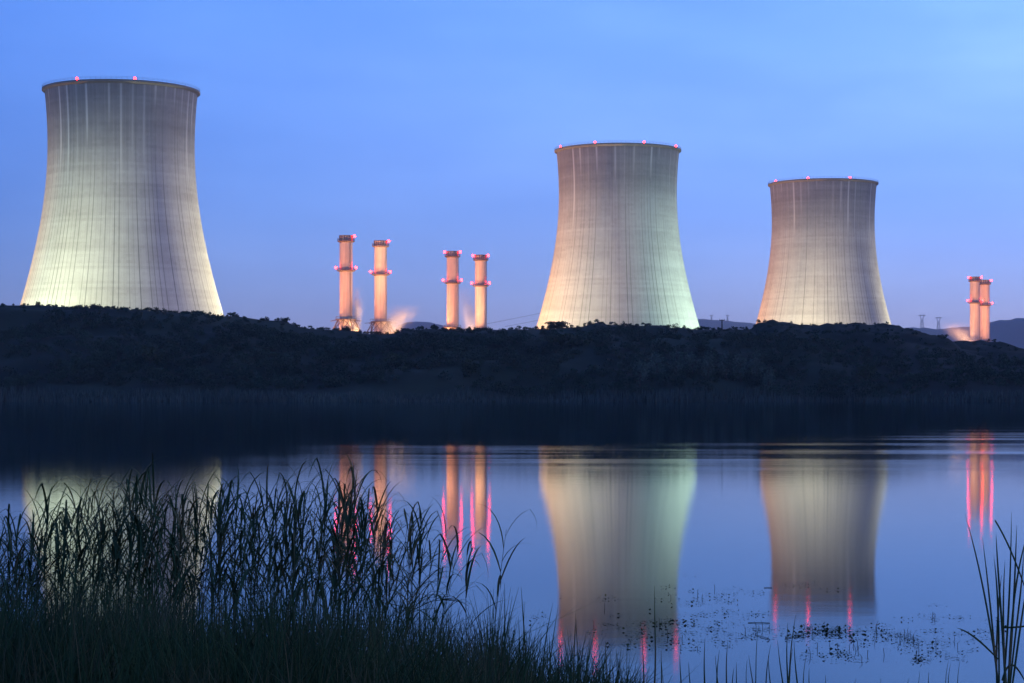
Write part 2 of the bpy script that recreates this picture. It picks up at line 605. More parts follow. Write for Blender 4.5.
# pale reed bed along the far shore: one mass
n = 9000
xs = rng.uniform(-200, 200, n)
ys = shore_y(xs) + rng.uniform(-7, 9, n)
hz = np.maximum(ground_z(xs, ys), -0.1)
h = rng.uniform(1.1, 2.0, n) * (0.35 + 1.1 * vnoise(xs / 11, ys / 9, 4))
wd = rng.uniform(0.06, 0.14, n)
az = rng.uniform(0, PI, n)
ln = rng.normal(0, 0.12, (n, 2))
base = np.stack([xs, ys, hz], -1)
sd = np.stack([np.cos(az), np.sin(az), 0 * az], -1) * wd[:, None]
S = np.zeros((n, 3, 2, 3))
for k, f in enumerate((0.0, 0.55, 1.0)):
    c = base + np.stack([ln[:, 0] * h * f * f, ln[:, 1] * h * f * f, h * f], -1)
    w = (1.0, 0.9, 0.15)[k]
    S[:, k, 0] = c - sd * w
    S[:, k, 1] = c + sd * w
o = link_mesh('reed_bed', strips_mesh('reed_bed', S), M_FARREED)
stuff(o, 'pale reed bed along the foot of the hill on the far shore', 'reed bed')


def far_tree(label, px, d, top_py, width_px, mat, group=None, n=420, trunk_f=0.3, name='tree', cat='tree', base_drop=0.0):
    x = wx(px, d)
    z0 = float(ground_z(np.array([x]), np.array([d]))[0]) - 0.2
    H = max(wz(top_py, d) - z0, 1.5)
    rx = width_px / FPX * d / 2
    tr = thing(name, label, cat, (x, d, z0), 0, group)
    t = MB()
    lean = random.uniform(-0.04, 0.04) * H
    t.tube([(0, 0, -0.3), (lean * 0.3, 0, H * 0.3), (lean, 0, H * 0.62), (lean * 1.2, 0, H * 0.85)], [H * 0.028, H * 0.02, H * 0.012, H * 0.004], 6)
    for k in range(6):
        a = k * 2.4 + random.random()
        zb = H * random.uniform(0.25, 0.6)
        t.tube([(lean * 0.5, 0, zb), (math.cos(a) * rx * 0.4, math.sin(a) * rx * 0.4, zb + H * 0.12), (math.cos(a) * rx * 0.7, math.sin(a) * rx * 0.7, zb + H * 0.24)],
               [H * 0.011, H * 0.007, H * 0.003], 5)
    t.build('trunk', M_BARK, tr)
    lo = H * trunk_f
    P = crown_points(n, rx * 1.05, (H - lo) * 0.62, rng, 20) + np.array([lean, 0, lo + (H - lo) * 0.44])
    link_mesh('crown', quads_mesh('crown', leaf_quads(P, 0.36 + rx * 0.09, rng)), mat, tr)
    return tr


far_tree('broad dark tree breaking the hill crest below the left foot of the middle tower', 557, 655, 320.0, 30, M_TREE, n=560, trunk_f=0.15)
far_tree('big black tree on the slope below the crest tree by the middle tower', 566, 585, 334, 54, M_TREE, n=900, trunk_f=0.2)
far_tree('small bush on the crest just right of the left tower', 234, 655, 312, 10, M_TREE, n=200, trunk_f=0.1, name='bush', cat='bush')
far_tree('rounded bush on the crest midway between the left tower and first chimney', 284, 655, 317, 13, M_TREE, n=220, trunk_f=0.1, name='bush', cat='bush')
far_tree('dark bush on the crest at the foot of the first chimney from the left', 347, 655, 327, 9, M_TREE, n=220, trunk_f=0.1, name='bush', cat='bush')
far_tree('tiny bush at the crest in front of the left foot of the left tower', 38, 655, 300.5, 7, M_TREE, n=140, trunk_f=0.1, name='bush', cat='bush')
far_tree('dark bush on the crest just left of the third chimney from the left', 434, 655, 326, 9, M_TREE, n=220, trunk_f=0.1, name='bush', cat='bush')
WL = [(640, 520, 356, 20), (657, 526, 349, 22), (676, 530, 345, 22), (693, 533, 350, 20), (708, 528, 348, 22), (726, 534, 350, 20), (741, 529, 354, 20), (757, 532, 351, 19), (768, 520, 360, 15)]
for px, d, ty, w in WL:
    far_tree('pale rounded willow in the far shore row between the two right towers', px, d, ty, w, M_WILLOW,
             'willows in a row on the far shore', n=430, trunk_f=0.16)
for px, d, ty, w, lb in ((470, 532, 357, 26, 'dark tree low on the slope straight below the fourth chimney'),
                         (395, 540, 352, 28, 'dark tree low on the slope below the second chimney'),
                         (150, 540, 343, 30, 'dark tree halfway down the slope under the left tower'),
                         (865, 535, 362, 24, 'dark tree near the far shore under the right tower'),
                         (985, 540, 368, 24, 'dark tree near the far shore under the two far right chimneys')):
    far_tree(lb, px, d, ty, w, M_TREE, n=480, trunk_f=0.2)


# ------------------------------------------------------------------ cooling towers
GROUND = 9.0
T_TOP = 142.6


def shell_r(z):
    return math.sqrt(32.9 ** 2 + ((z - 117) * (0.412 if z < 117 else 0.38)) ** 2)


def tower_meshes():
    prof = [(shell_r(z), z - GROUND) for z in list(np.linspace(GROUND - 1, T_TOP, 72)[:-1]) + [T_TOP - 0.1, T_TOP]]
    top = T_TOP - GROUND
    prof += [(prof[-1][0] - 1.1, top)]
    inner = [(shell_r(z) - 1.1, z - GROUND) for z in np.linspace(T_TOP, GROUND - 1, 30)][1:]
    a = MB()
    a.lathe(prof, 256)
    b = MB()
    b.lathe([prof[-1]] + inner, 96)
    rr = shell_r(T_TOP)
    c = MB()
    c.lathe([(rr + 0.02, top - 1.5), (rr + 0.9, top - 0.75), (rr + 1.1, top - 0.65), (rr + 1.1, top + 0.15), (rr - 1.2, top + 0.15), (rr - 1.2, top - 0.3), (rr, top - 0.3)], 256, True)
    d = MB()
    for h in (0.75, 1.3):
        d.lathe([(rr + 0.9, top + h), (rr + 0.96, top + h), (rr + 0.96, top + h + 0.06), (rr + 0.9, top + h + 0.06)], 128, True)
    for k in range(96):
        an = 2 * PI * k / 96
        d.box(((rr + 0.93) * math.cos(an), (rr + 0.93) * math.sin(an), top + 0.75), (0.08, 0.08, 1.2))
    return a.mesh('shell'), b.mesh('inner_wall'), c.mesh('rim'), d.mesh('railing')


TM = tower_meshes()


def lamp_mesh(r, host=0.9):
    m = MB()
    m.ball((0, 0, 0), r, 12, 8)
    return m.mesh('warning_light')


TL = lamp_mesh(0.55)
SL = lamp_mesh(0.66)
mast = MB()
mast.tube([(0, 0, -1.3), (0, 0, -0.6)], 0.15, 6)
LAMP_POST = mast.mesh('light_bracket')


def add_light(parent, loc, me, mat):
    o = link_mesh('warning_light', me, mat, parent)
    o.location = loc
    s = link_mesh('light_bracket', LAMP_POST, M_STEEL, o)
    return o


def spot(loc, target, power, col, angle=95, blend=1.0, rad=1.0):
    l = bpy.data.lights.new('floodlight', 'SPOT')
    l.energy = power
    l.color = col
    l.spot_size = R(angle)
    l.spot_blend = blend
    l.shadow_soft_size = rad
    o = bpy.data.objects.new('floodlight', l)
    COL.objects.link(o)
    o.location = loc
    o.rotation_euler = (Vector(target) - Vector(loc)).to_track_quat('-Z', 'Y').to_euler()
    return o


def tower(cx_px, d, lights, rot, label, floods, girth=1.0):
    cx = wx(cx_px, d)
    t = thing('cooling_tower', label, 'cooling tower', (cx, d, GROUND), 0, 'cooling towers')
    t.scale = (girth, girth, 1.0)
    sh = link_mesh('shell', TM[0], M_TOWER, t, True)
    sh.rotation_euler = (0, 0, rot)
    link_mesh('inner_wall', TM[1], M_DARKIN, t, True)
    link_mesh('rim', TM[2], M_RIM, t)
    link_mesh('railing', TM[3], M_STEEL, t)
    top = T_TOP - GROUND
    rr = shell_r(T_TOP) + 0.6
    for lp in lights:
        c = 1.0
        rr = (shell_r(T_TOP) + 0.6) * girth
        for _ in range(12):
            s = max(-0.985, min(0.985, (wx(lp, d - rr * c) - cx) / rr))
            c = math.sqrt(1 - s * s)
        add_light(t, (rr * s / girth, -rr * c / girth, top + 0.75), TL, M_LAMP)
    for az, dist, tz, p, col, ang in floods:
        a = R(az)
        L = (cx + dist * math.sin(a), d - dist * math.cos(a), GROUND + 1)
        r2 = shell_r(tz)
        spot(L, (cx + r2 * 0.9 * math.sin(a), d - r2 * 0.9 * math.cos(a), tz), p, col, ang)


GREENW = (0.93, 1.0, 0.66)
GREENCOOL = (0.72, 1.0, 0.74)
PINKW = (1.0, 0.80, 0.74)
WARMW = (1.0, 0.86, 0.56)
ORANGE = (1.0, 0.45, 0.16)
YELLOW = (1.0, 0.9, 0.55)
KW = 1000.0
tower(121.6, 925, (77, 135), 0.3, 'biggest cooling tower, at the left, with two red lights on its rim',
      [(-31, 134, 40, 570 * KW, GREENW, 75), (42, 150, 60, 70 * KW, PINKW, 60), (-104, 110, 45, 400 * KW, ORANGE, 75), (106, 116, 42, 540 * KW, YELLOW, 75), (-14, 165, 95, 20 * KW, GREENW, 50)], 1.02)  # the PINKW lamp is an added warm fill for the dim right side
tower(617.8, 1151, (560.5, 595, 644, 676), 1.4, 'middle-sized cooling tower with an orange left flank and pale green right flank',
      [(-86, 112, 66, 390 * KW, ORANGE, 85), (-44, 134, 44, 330 * KW, WARMW, 75), (66, 130, 46, 500 * KW, GREENCOOL, 75), (-12, 170, 100, 90 * KW, PINKW, 50)], 1.035)
tower(823, 1334, (775.5, 808, 850), 2.6, 'smallest cooling tower in the picture, at the right, standing behind the rocky crest',
      [(-96, 112, 62, 360 * KW, ORANGE, 80), (-27, 134, 44, 400 * KW, WARMW, 75), (100, 110, 38, 520 * KW, YELLOW, 75), (45, 150, 60, 50 * KW, PINKW, 60), (-16, 170, 95, 60 * KW, PINKW, 50)], 1.035)  # the weaker PINKW lamp is added warm fill for the dark gap

# ------------------------------------------------------------------ chimney stacks
ST_BASE = 22.0
ST_TOP = 87.3 - ST_BASE
ST_MID = 68.6 - ST_BASE
ST_SK = 42.4 - ST_BASE


def stack_meshes(skirt):
    H = ST_TOP
    out = []
    s = MB()
    zb = ST_SK - 4 if skirt else 0.0
    s.lathe([(3.5, zb), (3.5, zb + 0.1)] + [(3.5, zb + (H - zb) * k / 9.0) for k in range(1, 9)] + [(3.5, H - 0.1), (3.5, H), (3.15, H), (3.15, H - 6), (0.05, H - 6.2)], 48)
    if skirt:
        s.lathe([(4.6, 0), (4.6, 0.1), (4.6, ST_SK - 11.3), (4.6, ST_SK - 11.2), (4.5, ST_SK - 11), (3.6, ST_SK - 4.1), (3.5, ST_SK - 3.9)], 48)
    out.append(('shaft', s.mesh('shaft'), M_STACK, True))
    for nm, z, rw in (('top_gallery', H - 2.9, 4.7), ('middle_gallery', ST_MID, 5.0)):
        gm = MB()
        gm.lathe([(3.51, z - 0.9), (rw, z - 0.35), (rw, z), (3.51, z)], 48)
        for k in range(18):
            a = 2 * PI * k / 18
            gm.box((rw * 0.98 * math.cos(a), rw * 0.98 * math.sin(a), z + 0.6), (0.13, 0.13, 1.2), a)
        for hh in (0.6, 1.15):
            gm.lathe([(rw - 0.05, z + hh), (rw + 0.05, z + hh), (rw + 0.05, z + hh + 0.1), (rw - 0.05, z + hh + 0.1)], 48, True)
        out.append((nm, gm.mesh(nm), M_STEEL, False))
    st = MB()
    for k in range(16):
        a = 2 * PI * k / 16
        st.box((3.62 * math.cos(a), 3.62 * math.sin(a), H - 1.2), (0.22, 0.34, 2.5), a)
    st.lathe([(3.52, H - 0.35), (3.85, H - 0.35), (3.85, H - 0.02), (3.52, H - 0.02)], 48, True)
    out.append(('crown_ribs', st.mesh('crown_ribs'), M_STEEL, False))
    ld = MB()
    a = R(-60)
    for q in (-0.25, 0.25):
        ld.tube([(3.75 * math.cos(a) - q * math.sin(a), 3.75 * math.sin(a) + q * math.cos(a), z) for z in (ST_SK if skirt else 2, H - 3)], 0.06, 5)
    z = ST_SK if skirt else 2
    while z < H - 3:
        ld.box((3.75 * math.cos(a), 3.75 * math.sin(a), z), (0.05, 0.5, 0.05), a)
        z += 0.6
    out.append(('ladder', ld.mesh('ladder'), M_STEEL, False))
    k3 = MB()
    if skirt:
        z = ST_SK
        k3.lathe([(3.52, z - 0.4), (5.9, z - 0.4), (5.9, z), (3.52, z)], 8)
        for j in range(8):
            a = 2 * PI * (j + 0.5) / 8
            b = a + 2 * PI / 8
            p0 = (4.6 * math.cos(a), 4.6 * math.sin(a), z - 0.4)
            p1 = (7.6 * math.cos(a), 7.6 * math.sin(a), z - 6.0)
            p2 = (7.6 * math.cos(a), 7.6 * math.sin(a), 0)
            q0 = (4.6 * math.cos(b), 4.6 * math.sin(b), z - 0.4)
            q1 = (7.6 * math.cos(b), 7.6 * math.sin(b), z - 6.0)
            k3.tube([p0, p1, p2], 0.32, 6)
            k3.tube([p0, q1], 0.16, 5)
            k3.tube([q0, p1], 0.16, 5)
            k3.tube([p1, q1], 0.2, 5)
            # handrail
            r0 = (5.8 * math.cos(a), 5.8 * math.sin(a), z)
            r1 = (5.8 * math.cos(a), 5.8 * math.sin(a), z + 1.2)
            r2 = (5.8 * math.cos(b), 5.8 * math.sin(b), z + 1.2)
            k3.tube([r0, r1], 0.08, 5)
            k3.tube([r1, r2], 0.06, 5)
            k3.tube([(4.7 * math.cos(a), 4.7 * math.sin(a), z - 0.6), (8.8 * math.cos(a), 8.8 * math.sin(a), z - 1.1)], 0.14, 5)
    else:
        z = 20.0
        k3.lathe([(3.52, z - 0.4), (5.2, z - 0.4), (5.2, z), (3.52, z)], 24)
        for j in range(14):
            a = 2 * PI * j / 14
            k3.box((5.1 * math.cos(a), 5.1 * math.sin(a), z + 0.6), (0.1, 0.1, 1.2), a)
        k3.lathe([(5.05, z + 1.15), (5.15, z + 1.15), (5.15, z + 1.25), (5.05, z + 1.25)], 32, True)
    out.append(('base_frame', k3.mesh('base_frame'), M_STEEL, False))
    return out


SM = {True: stack_meshes(True), False: stack_meshes(False)}
SODIUM = (1.0, 0.35, 0.13)


def chimney(px, d, skirt, label, top_sides, mid_sides=(-1, 1), rot=0.0, power=280000.0):
    x = wx(px, d)
    t = thing('chimney_stack', label, 'chimney', (x, d, ST_BASE), 0, 'chimney stacks of the power station')
    for nm, me, mat, sm in SM[skirt]:
        o = link_mesh(nm, me, mat, t, sm)
        o.rotation_euler = (0, 0, rot)
    for s in top_sides:
        add_light(t, (s * 4.6, -1.2, ST_TOP - 0.4), SL, M_LAMP_HI)
    for s in mid_sides:
        add_light(t, (s * 5.4, -1.2, ST_MID + 1.4), SL, M_LAMP_HI)
    # sodium floodlights on the plant floor
    for sx, p in ((-1, 1.0), (1, 0.5)):
        spot((x + sx * 40, d - 46, 12.0), (x, d, ST_BASE + 36), 0.20 * p * power, SODIUM, 92)
        spot((x + sx * 41, d - 46, 12.0), (x, d, ST_BASE + 60), 0.55 * p * power, SODIUM, 44)
    # pedestal down to the plant floor
    return t


chimney(346.1, 1072, True, 'tallest-looking chimney, first from the left, on splayed steel legs', (1,), rot=0.2)
chimney(380.6, 1108, True, 'second chimney from the left, on splayed steel legs beside a glowing steam puff', (1,), rot=0.5)
chimney(452.5, 1191, False, 'third chimney from the left, left one of the middle pair', (-1, 1), rot=0.9)
chimney(480.7, 1222, False, 'fourth chimney from the left, right one of the middle pair', (-1, 1), rot=1.3)
chimney(974.8, 1450, False, 'left one of the two slim chimneys at the far right', (-1, 1), rot=0.3)
chimney(984.6, 1490, False, 'right one of the two slim chimneys at the far right, half hidden by its twin', (1,), (-1, 1), rot=0.7)


# ------------------------------------------------------------------ steam
def steam(label, px, py, d, w, h, dens, lean=0.0):
    """soft puff of steam, filling a box w wide and h high standing at py"""
    x, z = wx(px, d), wz(py, d)
    m, v = volume_mat('steam', dens, (0.95, 0.95, 0.95), 0.2)
    t = NT(m)
    tc = t.node('ShaderNodeTexCoord')
    s = t.node('ShaderNodeSeparateXYZ', {0: tc.outputs['Generated']})
    gx, gy, gz = s.outputs
    nz = t.node('ShaderNodeTexNoise', {'Vector': tc.outputs['Object'], 'Scale': 0.22, 'Detail': 4.0, 'Roughness': 0.6})
    wob = t.math('MULTIPLY', t.math('SUBTRACT', nz.outputs['Fac'], 0.5), 0.5)
    cxn = t.math('ADD', t.math('MULTIPLY_ADD', gz, lean, 0.5 - lean * 0.5), wob)
    dx = t.math('DIVIDE', t.math('SUBTRACT', gx, cxn), t.math('MULTIPLY_ADD', gz, 0.16, 0.13))
    dy = t.math('DIVIDE', t.math('SUBTRACT', gy, 0.5), 0.28)
    r2 = t.math('ADD', t.math('MULTIPLY', dx, dx), t.math('MULTIPLY', dy, dy))
    core = t.math('POWER', 2.718, t.math('MULTIPLY', r2, -1.3))
    fade = t.math('POWER', t.math('SUBTRACT', 1.0, gz, 0, True), 1.3)
    edge = t.math('MULTIPLY', t.math('MULTIPLY', t.math('MULTIPLY', gx, t.math('SUBTRACT', 1.0, gx)), 8.0, 0, True), t.math('MULTIPLY', t.math('MULTIPLY', gy, t.math('SUBTRACT', 1.0, gy)), 8.0, 0, True))
    wisps = t.math('MULTIPLY_ADD', nz.outputs['Fac'], 3.0, -0.9, True)
    dd = t.math('MULTIPLY', t.math('MULTIPLY', core, fade), t.math('MULTIPLY', edge, wisps))
    t.put(v, 'Density', t.math('MULTIPLY', dd, dens))
    b = MB()
    b.box((0, 0, h / 2), (w, w * 0.8, h))
    o = b.build('steam_plume', m)
    o.location = (x, d, z)
    return tag(o, label, 'steam', 'glowing steam puffs')


steam('tall narrow orange steam puff just right of the first chimney', 356, 332, 1072, 11, 25, 1.3)
steam('wide drifting orange steam puff right of the second chimney', 396, 336, 1103, 30, 18, 0.45, 0.5)
steam('faint steam wisp between the two middle chimneys', 468, 334, 1200, 20, 30, 0.32, -0.3)
steam('pinkish steam puff left of the two slim chimneys at the far right', 962, 345, 1440, 34, 17, 0.3, -0.5)
for px, d, p in ((359, 1072, 150), (400, 1103, 110), (467, 1200, 150), (958, 1440, 110)):
    x = wx(px, d)
    spot((x, d - 9, ST_BASE - 7), (x, d + 1, ST_BASE + 16), p * KW, (1.0, 0.52, 0.24), 56)


# ------------------------------------------------------------------ pylons, pole, power line
def pylon(px, d, top_py, foot_py, label, rz=0.2):
    x = wx(px, d)
    z0 = wz(foot_py, d) - 3
    H = wz(top_py, d) - z0
    t = thing('electricity_pylon', label, 'pylon', (x, d, z0), rz, 'far pylons')
    b = MB()
    w0, w1 = H * 0.11, H * 0.055
    hz = H * 0.62
    lv = np.linspace(0, 1, 7)
    for i in range(6):
        for k in range(4):
            def c(f, j):
                w = w0 + (w1 - w0) * f
                return ((1, -1, -1, 1)[j % 4] * w, (1, 1, -1, -1)[j % 4] * w, hz * f)
            b.tube([c(lv[i], k), c(lv[i + 1], k)], 0.45, 4)
            b.tube([c(lv[i], k), c(lv[i + 1], k + 1)], 0.22, 4)
    for s in (-1, 1):
        b.tube([(s * w1, 0, hz), (s * H * 0.16, 0, H * 0.94)], 0.5, 4)
        b.tube([(s * w1 * 0.2, 0, hz), (s * H * 0.1, 0, H * 0.94)], 0.35, 4)
        b.tube([(s * H * 0.16, 0, H * 0.94), (s * H * 0.12, 0, H)], 0.4, 4)
    b.build('lattice_mast', M_STEEL, t)
    a = MB()
    a.tube([(-H * 0.26, 0, H * 0.94), (H * 0.26, 0, H * 0.94)], 0.5, 4)
    a.tube([(-H * 0.26, 0, H * 0.94), (0, 0, H * 0.975), (H * 0.26, 0, H * 0.94)], 0.3, 4)
    a.build('crossarm', M_STEEL, t)
    for s in (-0.24, 0, 0.24):
        i = MB()
        i.tube([(s * H, 0, H * 0.94), (s * H, 0, H * 0.88)], 0.3, 5)
        i.build('insulator', M_STEEL, t)
    return t


pylon(922, 5190, 314.5, 328.5, 'far lattice pylon, left one of the two beside the right tower')
pylon(938.5, 5190, 317, 329.5, 'far lattice pylon, right one of the two, nearer the slim chimneys')
pylon(711.5, 6390, 315, 320.5, 'tiny pylon left of the wooden pole in the gap between the right towers')
pylon(727.5, 6390, 315, 321, 'tiny pylon right of the wooden pole in the gap between the right towers')

d = 655
x = wx(722, d)
z0 = float(ground_z(np.array([x]), np.array([d]))[0])
t = thing('utility_pole', 'short dark pole with a crossarm on the crest between the middle and right towers', 'utility pole', (x, d, z0))
b = MB(); b.tube([(0, 0, -0.3), (0, 0, wz(319.5, d) - z0)], [0.24, 0.17], 8); b.build('pole', M_BARK, t)
b = MB(); b.box((0, 0, wz(320.3, d) - z0), (1.7, 0.2, 0.22)); b.build('crossarm', M_BARK, t)
for s in (-0.7, 0.7):
    b = MB(); b.tube([(s, 0, wz(320.3, d) - z0 + 0.1), (s, 0, wz(320.3, d) - z0 + 0.5)], 0.1, 6); b.build('insulator', M_STEEL, t)

for (xa, ya), (xb, yb), lb in (((486, 324), (600, 299.5), 'thin upper power line rising behind the middle tower'), ((505, 326.5), (600, 306.5), 'thin lower power line rising behind the middle tower')):
    b = MB()
    pts = []
    for k in range(21):
        f = k / 20.0
        px = xa + (xb - xa) * f
        py = ya + (yb - ya) * f + 3.0 * f * (1 - f)
        dd = 1290 + 40 * f
        pts.append((wx(px, dd), dd, wz(py, dd)))
    b.tube(pts, 0.09, 5)
    tag(b.build('power_line', M_STEEL), lb, 'cable', 'power lines')


# ------------------------------------------------------------------ near shore: reeds
def ribbon(pts, widths, side):
    return [(p - side * w, p + side * w) for p, w in zip(pts, widths)]


def leaf_strip(mb, base, az, elev, length, width, droop, seg=8, twist=0.0, fold=0.0):
    """one grass leaf: leaves base at azimuth az, elevation elev, bends down by droop"""
    p = Vector(base)
    pts = []
    e = elev
    st = length / seg
    a = az
    for i in range(seg + 1):
        pts.append((p.copy(), e, a))
        f = i / seg
        dirv = Vector((math.cos(a) * math.cos(e), math.sin(a) * math.cos(e), math.sin(e)))
        p = p + dirv * st
        e -= droop / seg * (0.35 + 1.3 * f) + (fold if abs(f - 0.5) < 0.5 / seg else 0.0)
        a += twist / seg
    vs = []
    for i, (q, e, a) in enumerate(pts):
        f = i / seg
        w = width * 0.5 * max(0.03, min(1.0, 0.45 + f * 3.0) * (1 - f ** 2.4))
        s = Vector((-math.sin(a), math.cos(a), 0))
        nrm = Vector((-math.cos(a) * math.sin(e), -math.sin(a) * math.sin(e), math.cos(e)))
        vs += [q - s * w + nrm * w * 0.3, q, q + s * w + nrm * w * 0.3]
    fs = []
    for i in range(seg):
        for k in range(2):
            a0 = i * 3 + k
            fs.append((a0, a0 + 1, a0 + 4, a0 + 3))
    mb.add(vs, fs)


def reed_meshes(H, seed, lean=0.08, nleaf=9, low=0.42, droopy=1.0, lw=0.0108):
    rnd = random.Random(seed)
    la = rnd.uniform(-0.9, 0.9)
    ln = rnd.uniform(0.2, 1.0) * lean * H
    wob = rnd.uniform(-0.015, 0.015)

    def sp(f):
        return Vector((math.cos(la) * ln * f ** 2 + wob * math.sin(f * 5), math.sin(la) * ln * f ** 2, H * f))
    s = MB()
    K = 12
    s.tube([sp(k / K) for k in range(K + 1)], [0.0032 * (1 - 0.68 * k / K) for k in range(K + 1)], 5)
    l = MB()
    az = rnd.uniform(0, 2 * PI)
    for i in range(nleaf):
        f = low + (1.0 - low) * (i + rnd.uniform(0, 0.5)) / nleaf
        az += PI + rnd.uniform(-0.7, 0.7)
        a = az
        # the breeze turns most blades one way
        if math.cos(a) < 0 and rnd.random() < 0.30:
            a = PI - a
        up = rnd.uniform(0.75, 1.25) if i < nleaf - 2 else rnd.uniform(1.0, 1.45)
        L = rnd.uniform(0.22, 0.46) * (1.0 if i < nleaf - 2 else 0.85)
        kink = rnd.uniform(0.5, 1.3) if rnd.random() < 0.35 else 0.0
        leaf_strip(l, sp(min(f, 0.99)), a, up, L, lw * rnd.uniform(0.7, 1.25), rnd.uniform(1.0, 2.9) * droopy, 8, rnd.uniform(-0.5, 0.5), kink)
    return s.mesh('stem'), l.mesh('leaves')


VAR = [reed_meshes(1.0, 100 + i, 0.09, 6 + i % 4, 0.46 + 0.03 * (i % 5), 0.8 + 0.2 * (i % 4)) for i in range(26)]
TOPS = np.array([(-60, 525), (0, 526), (20, 508), (60, 500), (100, 488), (130, 484), (170, 496), (210, 482), (250, 490), (290, 482), (330, 488), (352, 482),
                 (385, 518), (410, 512), (428, 512), (436, 548), (450, 580), (480, 600)], float)


def put_reed(px, d, top_py, label, group, var=None, rz=None, tilt=(0, 0)):
    x = wx(px, d)
    zb = float(ground_z(np.array([x]), np.array([d]))[0]) - 0.03
    H = wz(top_py, d) - zb
    t = thing('reed', label, 'reed', (x, d, zb), random.uniform(-0.7, 0.7) if rz is None else rz, group)
    t.rotation_euler = (tilt[0], tilt[1], t.rotation_euler.z)
    k = 0.85 + 0.3 * random.random()
    t.scale = (k * 1.1, k * 1.1, H)
    sm, lm = VAR[random.randrange(len(VAR)) if var is None else var]
    link_mesh('stem', sm, M_STEM, t, True)
    link_mesh('leaves', lm, M_REED, t, True)
    return t


def zone(px):
    if px < 22: return 'dark reed at the left edge, left of the left tower reflection', 'reeds at the left edge'
    if px < 218: return 'dark reed in the dense stand in front of the left tower reflection', 'reeds before the left tower reflection'
    if px < 328: return 'dark reed in the stand between the left tower and first chimney reflections', 'reeds before the blue water'
    if px < 395: return 'dark reed before the red streaked reflections of the two left chimneys', 'reeds before the two left chimney reflections'
    return 'dark reed at the right end of the stand, left of the middle chimney reflections', 'reeds at the right end of the stand'


for i in range(270):
    px = -40 + 472 * ((i * 0.61803) % 1.0) + random.uniform(-4, 4)
    if px > 390 and random.random() < 0.3:
        px = random.uniform(-40, 370)
    d = random.uniform(10.6, 13.0)
    ty = float(np.interp(px, TOPS[:, 0], TOPS[:, 1])) + abs(random.gauss(0, 18)) + 7
    lb, gp = zone(px)
    put_reed(px, d, ty, lb, gp, tilt=(random.gauss(0, 0.04), random.gauss(0.02, 0.06)) if random.random() < 0.4 else (0, 0))
# single reeds standing out to the right of the stand
put_reed(352, 11.5, 474, 'tallest thin reed rising in front of the red streak of the first chimney', None, 3, 0.2)
put_reed(464, 11.8, 548, 'lone reed with drooping leaves between the middle chimney reflections, the left of two', None, 5, 0.3)
put_reed(486, 11.6, 528, 'lone reed with a hanging dark tip right of the middle chimney reflections', None, 9, -0.2, (0, 0.06))

# bent, broken reed lying across the stand
t = thing('reed', 'bent reed lying almost level across the right end of the stand', 'reed', (wx(395, 11.3), 11.3, wz(612, 11.3)))
b = MB()
b.tube([(0, 0, -0.6), (0.02, 0, -0.1), (0.08, 0, 0.0), (0.2, 0, 0.06), (0.32, 0.02, 0.075)], [0.004, 0.0035, 0.003, 0.0025, 0.002], 5)
b.build('stem', M_STEM, t)
b = MB()
for k in range(5):
    leaf_strip(b, (0.22 + 0.025 * k, 0.01, 0.065), 0.3 * (k - 2), 0.35 - 0.14 * k, 0.13, 0.02, 0.5, 6)
for k in range(3):
    leaf_strip(b, (0.04 + 0.05 * k, 0, -0.02 + 0.03 * k), (0.2, PI - 0.3, -0.5)[k], 0.3, 0.26, 0.02, 0.7, 8)
b.build('leaves', M_REED, t)


# sedge and low grass: nobody could count it
def blades(n, pxf, df, hf, wf, seg=4, bend=0.35):
    px = pxf(n)
    d = df(n)
    x = wx(px, d)
    z = ground_z(x, d) - 0.02
    h = hf(px, n)
    w = wf(n)
    az = rng.uniform(0, 2 * PI, n)
    ba = rng.uniform(0, 2 * PI, n)
    bd = np.abs(rng.normal(0, bend, n)) + 0.04
    V = np.zeros((n, seg + 1, 2, 3))
    side = np.stack([np.cos(az), np.sin(az) * 0.5, 0 * az], -1)
    for k in range(seg + 1):
        f = k / seg
        c = np.stack([x + np.cos(ba) * bd * h * f * f, d + np.sin(ba) * bd * h * f * f, z + h * f * (1 - 0.25 * bd * f)], -1)
        ww = w * (1 - f ** 1.6) + 0.0006
        V[:, k, 0] = c - side * ww[:, None]
        V[:, k, 1] = c + side * ww[:, None]
    return V


def top_to_h(px, top, d=10.2):
    return (wz(np.interp(px, top[:, 0], top[:, 1]), d) - 0.1)


GT = np.array([(-60, 590), (0, 590), (100, 592), (200, 598), (300, 596), (400, 606), (470, 615), (520, 626), (570, 640), (620, 652), (680, 668), (760, 690)], float)


def grass_h(px, n):
    return np.clip(top_to_h(px, GT) * rng.uniform(0.5, 1.08, n) * (0.8 + 0.42 * vnoise(px / 17.0, px * 0, 41)), 0.15, 2)


def dens_px(n):
    u = rng.uniform(0, 1, n)
    return -70 + 720 * u ** 1.08


G1 = blades(11000, dens_px, lambda n: rng.uniform(8.6, 11.6, n), grass_h, lambda n: rng.uniform(0.002, 0.0062, n))
G2 = blades(5500, lambda n: -70 + 600 * rng.uniform(0, 1, n), lambda n: rng.uniform(7.6, 9.6, n), lambda px, n: np.clip(top_to_h(px, GT + np.array([0, 34]), 8.6), 0.2, 2) * rng.uniform(0.6, 1.05, n), lambda n: rng.uniform(0.002, 0.006, n))
G3 = blades(420, dens_px, lambda n: rng.uniform(9.0, 11.6, n), lambda px, n: grass_h(px, n) * rng.uniform(0.9, 1.35, n), lambda n: rng.uniform(0.005, 0.0105, n), 4, 0.5)
o = link_mesh('shore_grass', strips_mesh('shore_grass', np.concatenate([G1, G2, G3])), M_GRASS)
stuff(o, 'dark thick grass and sedge along the near shore at the bottom left', 'grass')


